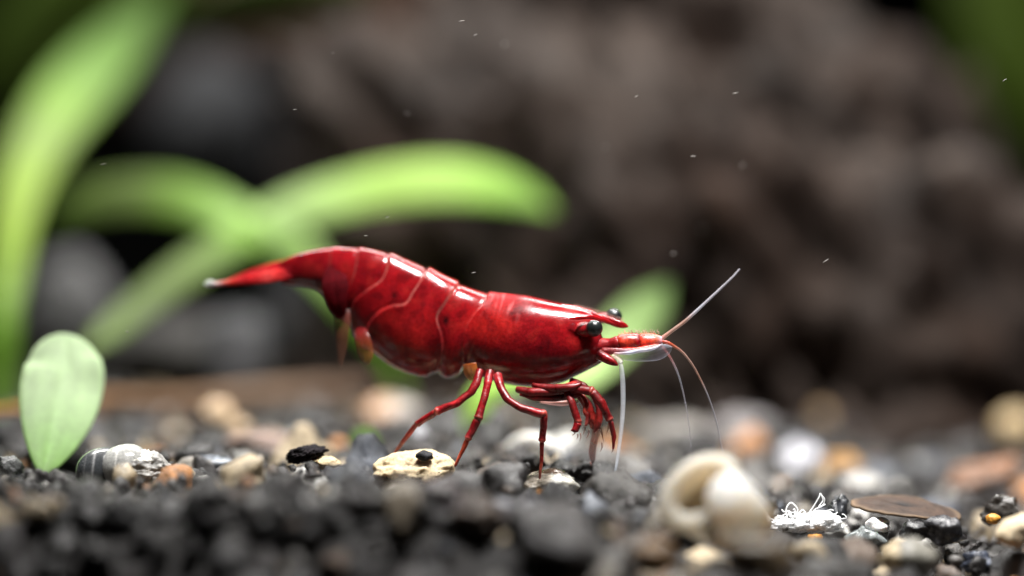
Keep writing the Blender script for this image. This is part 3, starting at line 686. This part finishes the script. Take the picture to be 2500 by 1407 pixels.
# beak above the eyes
part('rostrum', [(1368, 756, .30, 15), (1400, 759, .29, 14), (1432, 765, .28, 11), (1462, 775, .27, 9.5), (1488, 784, .27, 9.5), (1508, 791, .26, 10), (1524, 796, .26, 7.5), (1531, 798, .26, 4), (1535, 799, .26, 1)], M['shrimp'], flat=.62, seg=16)
part('orbital_ridge', [(1390, 778, .06, 2), (1415, 776, .035, 5), (1440, 774, .06, 6), (1465, 779, .14, 6), (1488, 788, .21, 5), (1508, 796, .25, 2)], M['shrimp'], seg=10)
# eyes
def eye(u, v, Y, r):
    V, F = ico(4); c = np.where((np.abs(V[:, 1:2]) < 2), np.array([[.012, .016, .016]]), 0)
    o = link('eye', mesh_np('eye', V*px(r, Y)+np.array(P(u, v, Y)), F, M['eye'], np.repeat(np.array([[.010, .013, .013]]), len(V), 0))); under(shrimp, o)
    # the grey cornea ring round the dark eye is a thin clear shell
    V2_, F2_ = ico(4); q = link('cornea', mesh_np('cornea', V2_*px(r*1.09, Y)+np.array(P(u, v, Y)), F2_, M['cornea'], np.repeat(np.array([[.30, .31, .30]]), len(V2_), 0)))
    under(shrimp, q); q.parent = o
    return o
m, nt, b = nodes('cornea'); b.inputs['Base Color'].default_value = (.4, .42, .42, 1); b.inputs['Roughness'].default_value = .08
lw = N(nt, 'ShaderNodeLayerWeight', Blend=.25); tr = nt.nodes.new('ShaderNodeBsdfTransparent'); gl = N(nt, 'ShaderNodeBsdfGlossy', Roughness=.08)
gl.inputs['Color'].default_value = (.8, .85, .9, 1)
m1 = nt.nodes.new('ShaderNodeMixShader'); m1.inputs[0].default_value = .035
nt.links.new(tr.outputs[0], m1.inputs[1]); nt.links.new(gl.outputs[0], m1.inputs[2]); nt.links.new(m1.outputs[0], nt.nodes['Material Output'].inputs['Surface']); M['cornea'] = m
eye(1451, 802, -.04, 20.5); eye(1499, 774, .55, 20)
part('eyestalk', [(1415, 806, .16, 20), (1430, 805, .09, 19), (1444, 803, .02, 15), (1450, 802, .0, 8)], M['limb'])
part('eyestalk', [(1440, 785, .50, 14), (1470, 778, .55, 14), (1492, 773, .56, 12)], M['limb'])
# antennule base of three joints
OR = (.50, .035, .015)
part('antennule_base', [(1452, 846, .22, 21), (1472, 846, .18, 20), (1492, 844, .15, 18), (1510, 840, .12, 20), (1516, 838, .12, 16, DRED)], M['limb'], seg=18)
part('antennule_base', [(1508, 840, .12, 15, DRED), (1520, 837, .11, 22, OR), (1540, 836, .10, 23, OR), (1556, 836, .10, 22), (1564, 836, .10, 18, DRED)], M['limb'], seg=18)
part('antennule_base', [(1556, 836, .10, 16, DRED), (1568, 836, .10, 22, OR), (1588, 835, .09, 21, OR), (1604, 834, .09, 17, (.6, .12, .08)), (1616, 833, .09, 11, (.6, .3, .35))], M['limb'], seg=18)
part('antennule_base', [(1470, 858, .05, 8), (1510, 858, .02, 8), (1560, 854, .0, 8, OR), (1600, 846, .02, 6, (.6, .12, .1)), (1612, 842, .03, 2, (.6, .3, .3))], M['limb'], seg=12)
# fine bristles on the antennule base and beak
br = []
for k in range(34):
    u = 1512+k*2.9; v0 = 816+3*math.sin(k*2.1)+(6 if u < 1525 else 0); V, F_, cc = tube_arrays(pts([(u, v0, .1, .8), (u-1+2*math.sin(k), v0-5, .1, .6), (u-2+3*math.sin(k*3), v0-10, .1, .2)], (.55, .35, .3)), 4, 2)
    br.append((V, F_, cc))
for k in range(24):
    u = 1400+k*5.2; v0 = np.interp(u, [1400, 1430, 1480, 1510, 1530], [749, 755, 770, 781, 790]); V, F_, cc = tube_arrays(pts([(u, v0+2, .27, .9), (u+2, v0-3, .27, .7), (u+3, v0-7, .27, .2)], (.6, .3, .25)), 4, 2)
    br.append((V, F_, cc))
VV, FF, CC, off = [], [], [], 0
for V, F_, cc in br:
    VV.append(V); CC.append(cc); FF += [tuple(x+off for x in f) for f in F_]; off += len(V)
o = under(shrimp, link('bristles', mesh_np('bristles', np.vstack(VV), FF, M['limb'], np.vstack(CC)))); o['kind'] = 'stuff'
# antennal scale: clear blade with a white edge
WH = (.62, .62, .72)
def blade(name, rows, mat, tilt=.4, camber=.1, thick=.012):
    return under(shrimp, link(name, leaf_mesh(name, rows, mat, tilt=tilt, camber=camber, thick=thick)))
blade('antennal_scale', [(1468, 858, .0, 18, (.5, .1, .1)), (1500, 862, -.02, 26, (.6, .3, .32)), (1540, 868, -.03, 30, WH), (1580, 866, -.03, 36, WH), (1606, 862, -.02, 38, WH), (1626, 854, -.02, 30, WH), (1636, 850, -.02, 16, WH), (1641, 848, -.02, 3, WH)], M['clear'])
part('scale_edge', [(1500, 864, -.04, 2, (.7, .4, .4)), (1530, 863, -.05, 4, WH), (1560, 857, -.06, 4.5, WH), (1590, 852, -.06, 4.5, WH), (1606, 846, -.05, 3, WH), (1618, 840, -.05, 1, WH)], M['film'], seg=8)
part('antenna_base', [(1462, 866, .05, 14, DRED), (1482, 876, .0, 12), (1500, 886, -.03, 8), (1508, 892, -.04, 2)], M['limb'])
part('antenna_base', [(1496, 872, .0, 9, (.6, .45, .3)), (1508, 878, -.02, 9, (.7, .6, .5)), (1516, 888, -.03, 7, (.75, .72, .7))], M['film'])
# feelers with fine rings
def feeler(name, rows, mat, ring=.25, sub=10, seg=8):
    V, F_, cc = tube_arrays(pts(rows, None, .8), seg, sub)
    n = len(V)//seg; k = (1-ring*(np.arange(n) % 2))[:, None]; cc = (cc.reshape(n, seg, 3)*k[:, None]).reshape(-1, 3)
    return under(shrimp, link(name, mesh_np(name, V, F_, mat, cc)))
BR, GY = (.50, .30, .24), (.52, .50, .56)
feeler('feeler', [(1608, 834, .09, 7, (.65, .45, .5)), (1622, 822, .09, 6.2, (.6, .3, .25)), (1645, 805, .1, 5.4, BR), (1672, 785, .12, 5.2, BR), (1700, 760, .14, 4.8, GY), (1730, 732, .17, 4.0, GY), (1765, 699, .2, 3.2, GY), (1790, 675, .23, 2.8, GY), (1806, 657, .25, 2.2, GY)], M['feeler'], .35, 16)
feeler('feeler', [(1612, 834, .09, 5, (.6, .05, .02)), (1628, 836, .08, 5, (.65, .06, .02)), (1645, 845, .08, 4.2, (.6, .15, .08)), (1668, 862, .09, 3.4, BR), (1692, 893, .1, 3, BR), (1712, 930, .12, 2.6, BR), (1728, 965, .14, 2.2, GY), (1742, 1005, .18, 1.8, GY), (1754, 1050, .22, 1.4, GY), (1766, 1110, .25, 1.0, GY)], M['feeler'], .3, 14)
feeler('feeler', [(1606, 838, .06, 4.5, (.7, .4, .4)), (1620, 850, .05, 4, (.6, .2, .2)), (1638, 876, .04, 3.6, (.55, .25, .25)), (1655, 912, .04, 3.2, GY), (1668, 958, .05, 2.6, GY), (1678, 1010, .06, 2.0, GY), (1685, 1065, .08, 1.6, GY), (1690, 1140, .1, 1.2, GY)], M['faint'], .15, 12)
feeler('antenna', [(1514, 884, -.03, 6, (.8, .78, .75)), (1518, 905, -.04, 7.5, (.75, .77, .8)), (1521, 945, -.05, 8, (.72, .75, .8)), (1521, 995, -.06, 7.6, (.7, .73, .78)), (1517, 1050, -.08, 6.6, (.7, .73, .78)), (1510, 1105, -.1, 5.6, (.66, .7, .75)), (1502, 1155, -.12, 4.6, (.6, .64, .7)), (1494, 1205, -.15, 2.5, (.5, .55, .6))], M['antenna'], .08, 12, 12)
# walking legs
JT = (.62, .14, .10)
def leg(name, joints, knees, thin=.9, mat='limb'):
    """joints: (u, v, Y, radius arriving, radius leaving, colour); straight tapering pieces that swell and pale at each joint"""
    rows = []
    for i in range(len(joints)-1):
        a, b = np.array(joints[i][:3]), np.array(joints[i+1][:3]); r0, r1 = joints[i][4], joints[i+1][3]; c = np.array(joints[i+1][5] if len(joints[i+1]) > 5 else RED)
        ends = ((.04, .92), (.12, 1.0), (.5, .5), (.82, 0.0), (.94, -1))
        for t, w in ends:
            p = a+(b-a)*t; r = r0+(r1-r0)*t; col = c
            if t > .9 and i+1 in knees: r *= 1.12; col = c*.55+np.array(JT)*.45
            if t < .1 and i in knees: r *= .86; col = c*.8+np.array(JT)*.2
            rows.append((*p, r, tuple(col)))
    p = joints[-1]; rows.append((p[0], p[1], p[2], .8, tuple(rows[-1][4])))
    return part(name, rows, M[mat], sub=4, thin=thin)
leg('walking_leg', [(1172, 905, .22, 12, 12), (1164, 936, .14, 11, 11), (1150, 958, .11, 10.5, 10.5), (1118, 984, .10, 10, 10), (1064, 1006, .14, 11, 10), (1016, 1037, .24, 9, 7.5), (984, 1079, .34, 6.2, 6, (.26, .02, .015)), (955, 1118, .42, 3, 3, (.22, .05, .03))], (4, 5))
leg('walking_leg', [(1196, 908, .2, 12, 12), (1190, 938, .08, 11.5, 11), (1182, 972, .02, 10.5, 10), (1167, 1024, -.03, 12, 11), (1141, 1074, -.03, 9.5, 7.5), (1110, 1140, 0, 3.5, 3, (.36, .05, .02))], (3, 4))
leg('walking_leg', [(1214, 916, .15, 13, 13), (1224, 950, .0, 12, 11.5), (1241, 978, -.08, 11, 10.5), (1272, 997, -.12, 10.5, 10.5), (1329, 1013, -.14, 12, 11), (1324, 1079, -.09, 9, 6.5), (1321, 1130, -.06, 5, 4.5, (.3, .015, .012)), (1316, 1180, -.05, 3, 3, (.25, .04, .02))], (4, 5))
# folded feeding limbs below the head
MR = (.19, .007, .008)
part('mouthpart', [(1262, 950, .15, 8, MR), (1290, 957, .08, 11, MR), (1335, 958, .05, 12, MR), (1380, 950, .04, 14, (.36, .02, .015)), (1405, 944, .04, 12, (.36, .02, .015)), (1424, 950, .04, 6)], M['limb'])
part('mouthpart', [(1270, 962, .1, 5, MR), (1310, 972, .06, 8, MR), (1360, 972, .04, 9, MR), (1400, 966, .04, 8, MR), (1420, 960, .05, 4, MR)], M['limb'])
part('mouthpart', [(1318, 982, .16, 3, (.6, .3, .25)), (1360, 985, .16, 7, (.6, .28, .24)), (1400, 982, .16, 6, (.55, .22, .18)), (1420, 975, .16, 2, (.5, .2, .16))], M['film'])
part('mouthpart', [(1395, 930, .2, 8, MR), (1410, 937, .15, 10, MR), (1428, 945, .1, 8, MR), (1440, 955, .08, 3, MR)], M['limb'])
leg('claw_leg', [(1378, 958, .06, 10, 10, MR), (1412, 950, -.02, 12, 12, MR), (1446, 957, -.06, 13, 13, MR), (1468, 985, -.08, 13, 12.5, MR), (1490, 1028, -.07, 10, 8, MR), (1499, 1066, -.05, 7, 7, MR), (1497, 1098, -.04, 3, 3, RED)], (2, 4))
leg('claw_leg', [(1384, 960, .0, 10, 10, MR), (1396, 982, -.04, 10, 10, MR), (1411, 1032, -.05, 10, 11, MR), (1404, 1052, -.05, 10, 6, RED), (1393, 1050, -.05, 2, 2, RED)], (2,))
part('claw_leg', [(1408, 960, .12, 11, MR), (1428, 980, .12, 14, MR), (1438, 1004, .12, 16, (.38, .02, .015)), (1446, 1028, .12, 15, (.40, .04, .03)), (1450, 1046, .13, 9, (.5, .14, .1))], M['limb'], thin=.82)
part('claw_leg', [(1452, 1030, .2, 12, (.55, .25, .2)), (1455, 1055, .22, 13, (.5, .28, .24)), (1450, 1080, .24, 11, (.42, .08, .06)), (1447, 1105, .25, 11, (.40, .025, .02)), (1447, 1122, .25, 8, (.38, .02, .02)), (1446, 1132, .25, 2)], M['film'], thin=.82)
part('mouthpart', [(1300, 940, .1, 6, MR), (1345, 948, .02, 9, MR), (1390, 946, -.03, 10, MR), (1412, 940, -.04, 7, MR), (1420, 934, -.03, 2, MR)], M['limb'])
part('claw_leg', [(1420, 965, .05, 8, MR), (1432, 985, .0, 8, (.45, .03, .02)), (1428, 1005, -.02, 7, (.5, .06, .04)), (1436, 1018, -.03, 8, MR), (1432, 1034, -.03, 6, (.5, .1, .08)), (1428, 1042, -.03, 2, (.5, .2, .16))], M['limb'], thin=.82)
part('claw_leg', [(1452, 970, .1, 9, MR), (1462, 1000, .08, 10, MR), (1462, 1028, .07, 11, (.32, .02, .015)), (1456, 1046, .07, 8, (.4, .06, .05)), (1450, 1058, .07, 2, (.5, .2, .18))], M['limb'], thin=.82)
for (u0, v0, u1, v1) in ((1428, 1040, 1424, 1062), (1454, 1056, 1448, 1082), (1466, 1044, 1470, 1066), (1418, 1058, 1416, 1078), (1470, 1080, 1466, 1104), (1486, 1034, 1480, 1062), (1412, 985, 1420, 1002), (1403, 1056, 1396, 1064), (1410, 1060, 1408, 1072), (1462, 1046, 1474, 1078), (1438, 1050, 1432, 1070), (1496, 1096, 1492, 1106), (1440, 1128, 1442, 1140)):
    part('claw_bristle', [(u0, v0, -.02, 2.2, (.5, .2, .16)), ((u0+u1)/2+2, (v0+v1)/2, -.02, 1.8, (.5, .22, .18)), (u1, v1, -.02, .6, (.5, .25, .2))], M['film'], seg=6)
# swimming legs under the tail
blade('swimmeret', [(842, 715, .92, 20, (.12, .01, .01)), (837, 755, .78, 42, (.12, .02, .015)), (836, 800, .72, 38, (.13, .035, .02)), (834, 850, .72, 26, (.12, .05, .03)), (832, 885, .72, 12, (.12, .06, .04)), (831, 898, .72, 2, (.1, .05, .03))], M['film'], tilt=.3)
blade('swimmeret', [(884, 775, .85, 14, (.2, .01, .01)), (882, 812, .66, 34, (.2, .01, .01)), (888, 838, .60, 40, (.24, .04, .015)), (894, 862, .60, 38, (.30, .10, .03)), (897, 878, .60, 26, (.30, .12, .035)), (899, 889, .60, 6, (.3, .13, .04))], M['film'], tilt=.3)
blade('swimmeret', [(1146, 888, .3, 34, (.55, .12, .02)), (1150, 908, .3, 36, (.55, .2, .04)), (1158, 924, .3, 24, (.5, .2, .05)), (1164, 932, .3, 4, (.5, .2, .05))], M['film'], tilt=.3)
blade('tail_plate', [(830, 640, .92, 20, (.05, .002, .0035)), (818, 668, .78, 54, (.05, .002, .0035)), (818, 698, .68, 66, (.05, .002, .0035)), (822, 735, .66, 52, (.05, .002, .0035)), (830, 765, .68, 32, (.05, .002, .0035)), (834, 778, .7, 4, (.05, .002, .0035))], M['dullred'], tilt=.15)
# tail fan
TR = (.26, .012, .013)
def fan(name, rows, tilt, mat='dullred', thick=.03): return under(shrimp, link(name, leaf_mesh(name, rows, M[mat], tilt=tilt, camber=.10, thick=thick, sub=8)))
fan('telson', [(712, 648, 1.06, 44, DRED), (680, 657, 1.10, 36, RED), (640, 668, 1.14, 28, TR), (590, 680, 1.2, 18, TR), (555, 688, 1.24, 10, (.42, .1, .09)), (530, 692, 1.26, 3, (.6, .4, .4))], .9)
fan('uropod', [(745, 664, 1.05, 14, DRED), (715, 668, 1.03, 28, DRED), (680, 672, 1.01, 36, (.30, .015, .015)), (655, 677, 1.02, 35, (.34, .03, .028)), (630, 681, 1.03, 30, TR), (590, 687, 1.08, 22, TR), (552, 692, 1.14, 12, (.4, .07, .06)), (522, 694, 1.18, 8, (.6, .45, .45)), (506, 694, 1.2, 2, (.6, .6, .6))], .55)
fan('uropod', [(710, 654, 1.16, 40, DRED), (680, 656, 1.24, 40, RED), (640, 664, 1.32, 32, TR), (596, 676, 1.4, 22, TR), (560, 686, 1.46, 8, TR)], .5)
part('tail_tip', [(528, 693, 1.17, 4, (.6, .5, .5)), (518, 692, 1.18, 8, (.7, .72, .7)), (508, 693, 1.19, 8, (.7, .74, .72)), (498, 695, 1.2, 2, (.6, .65, .62))], M['film'], flat=.5)

# ------------------------------------------------------------------ specks drifting in the water
sp = random.Random(11); VV, FF, off = [], [], 0
fixed = [(1156, 666, 7), (1795, 228, 9), (1127, 52, 9), (252, 401, 9), (893, 576, 6), (945, 531, 6), (1692, 382, 8), (2016, 637, 10), (310, 810, 5), (720, 268, 6), (1553, 236, 6), (2452, 196, 7), (1160, 86, 6)]
for k in range(44):
    if k < len(fixed): u, v, L = fixed[k]; Y = sp.uniform(-.4, .4); wd = 1.0
    else: u, v, L, Y, wd = sp.uniform(600, 2450), sp.uniform(30, 950), sp.uniform(3, 7), sp.choice((sp.uniform(-2, 2), sp.uniform(-8, -4), sp.uniform(3, 6))), sp.uniform(.4, 2.2)
    V, F_ = ico(1); a = math.radians(sp.uniform(-35, 10)); V = V*np.array([px(L), px(wd), px(wd)])
    c, s = math.cos(a), math.sin(a); V = V@np.array([[c, 0, s], [0, 1, 0], [-s, 0, c]]).T+np.array(P(u, v, Y))
    VV.append(V); FF.append(F_+off); off += len(V)
M['speck'] = mat_col('drifting_speck', 'rgb', (.3, .28, .26), scale=3, rough=.8, bumpy=0)
tag(link('drifting_specks', mesh_np('drifting_specks', np.vstack(VV), np.vstack(FF), M['speck'])), 'tiny pale specks drifting in the water', 'specks', kind='stuff')
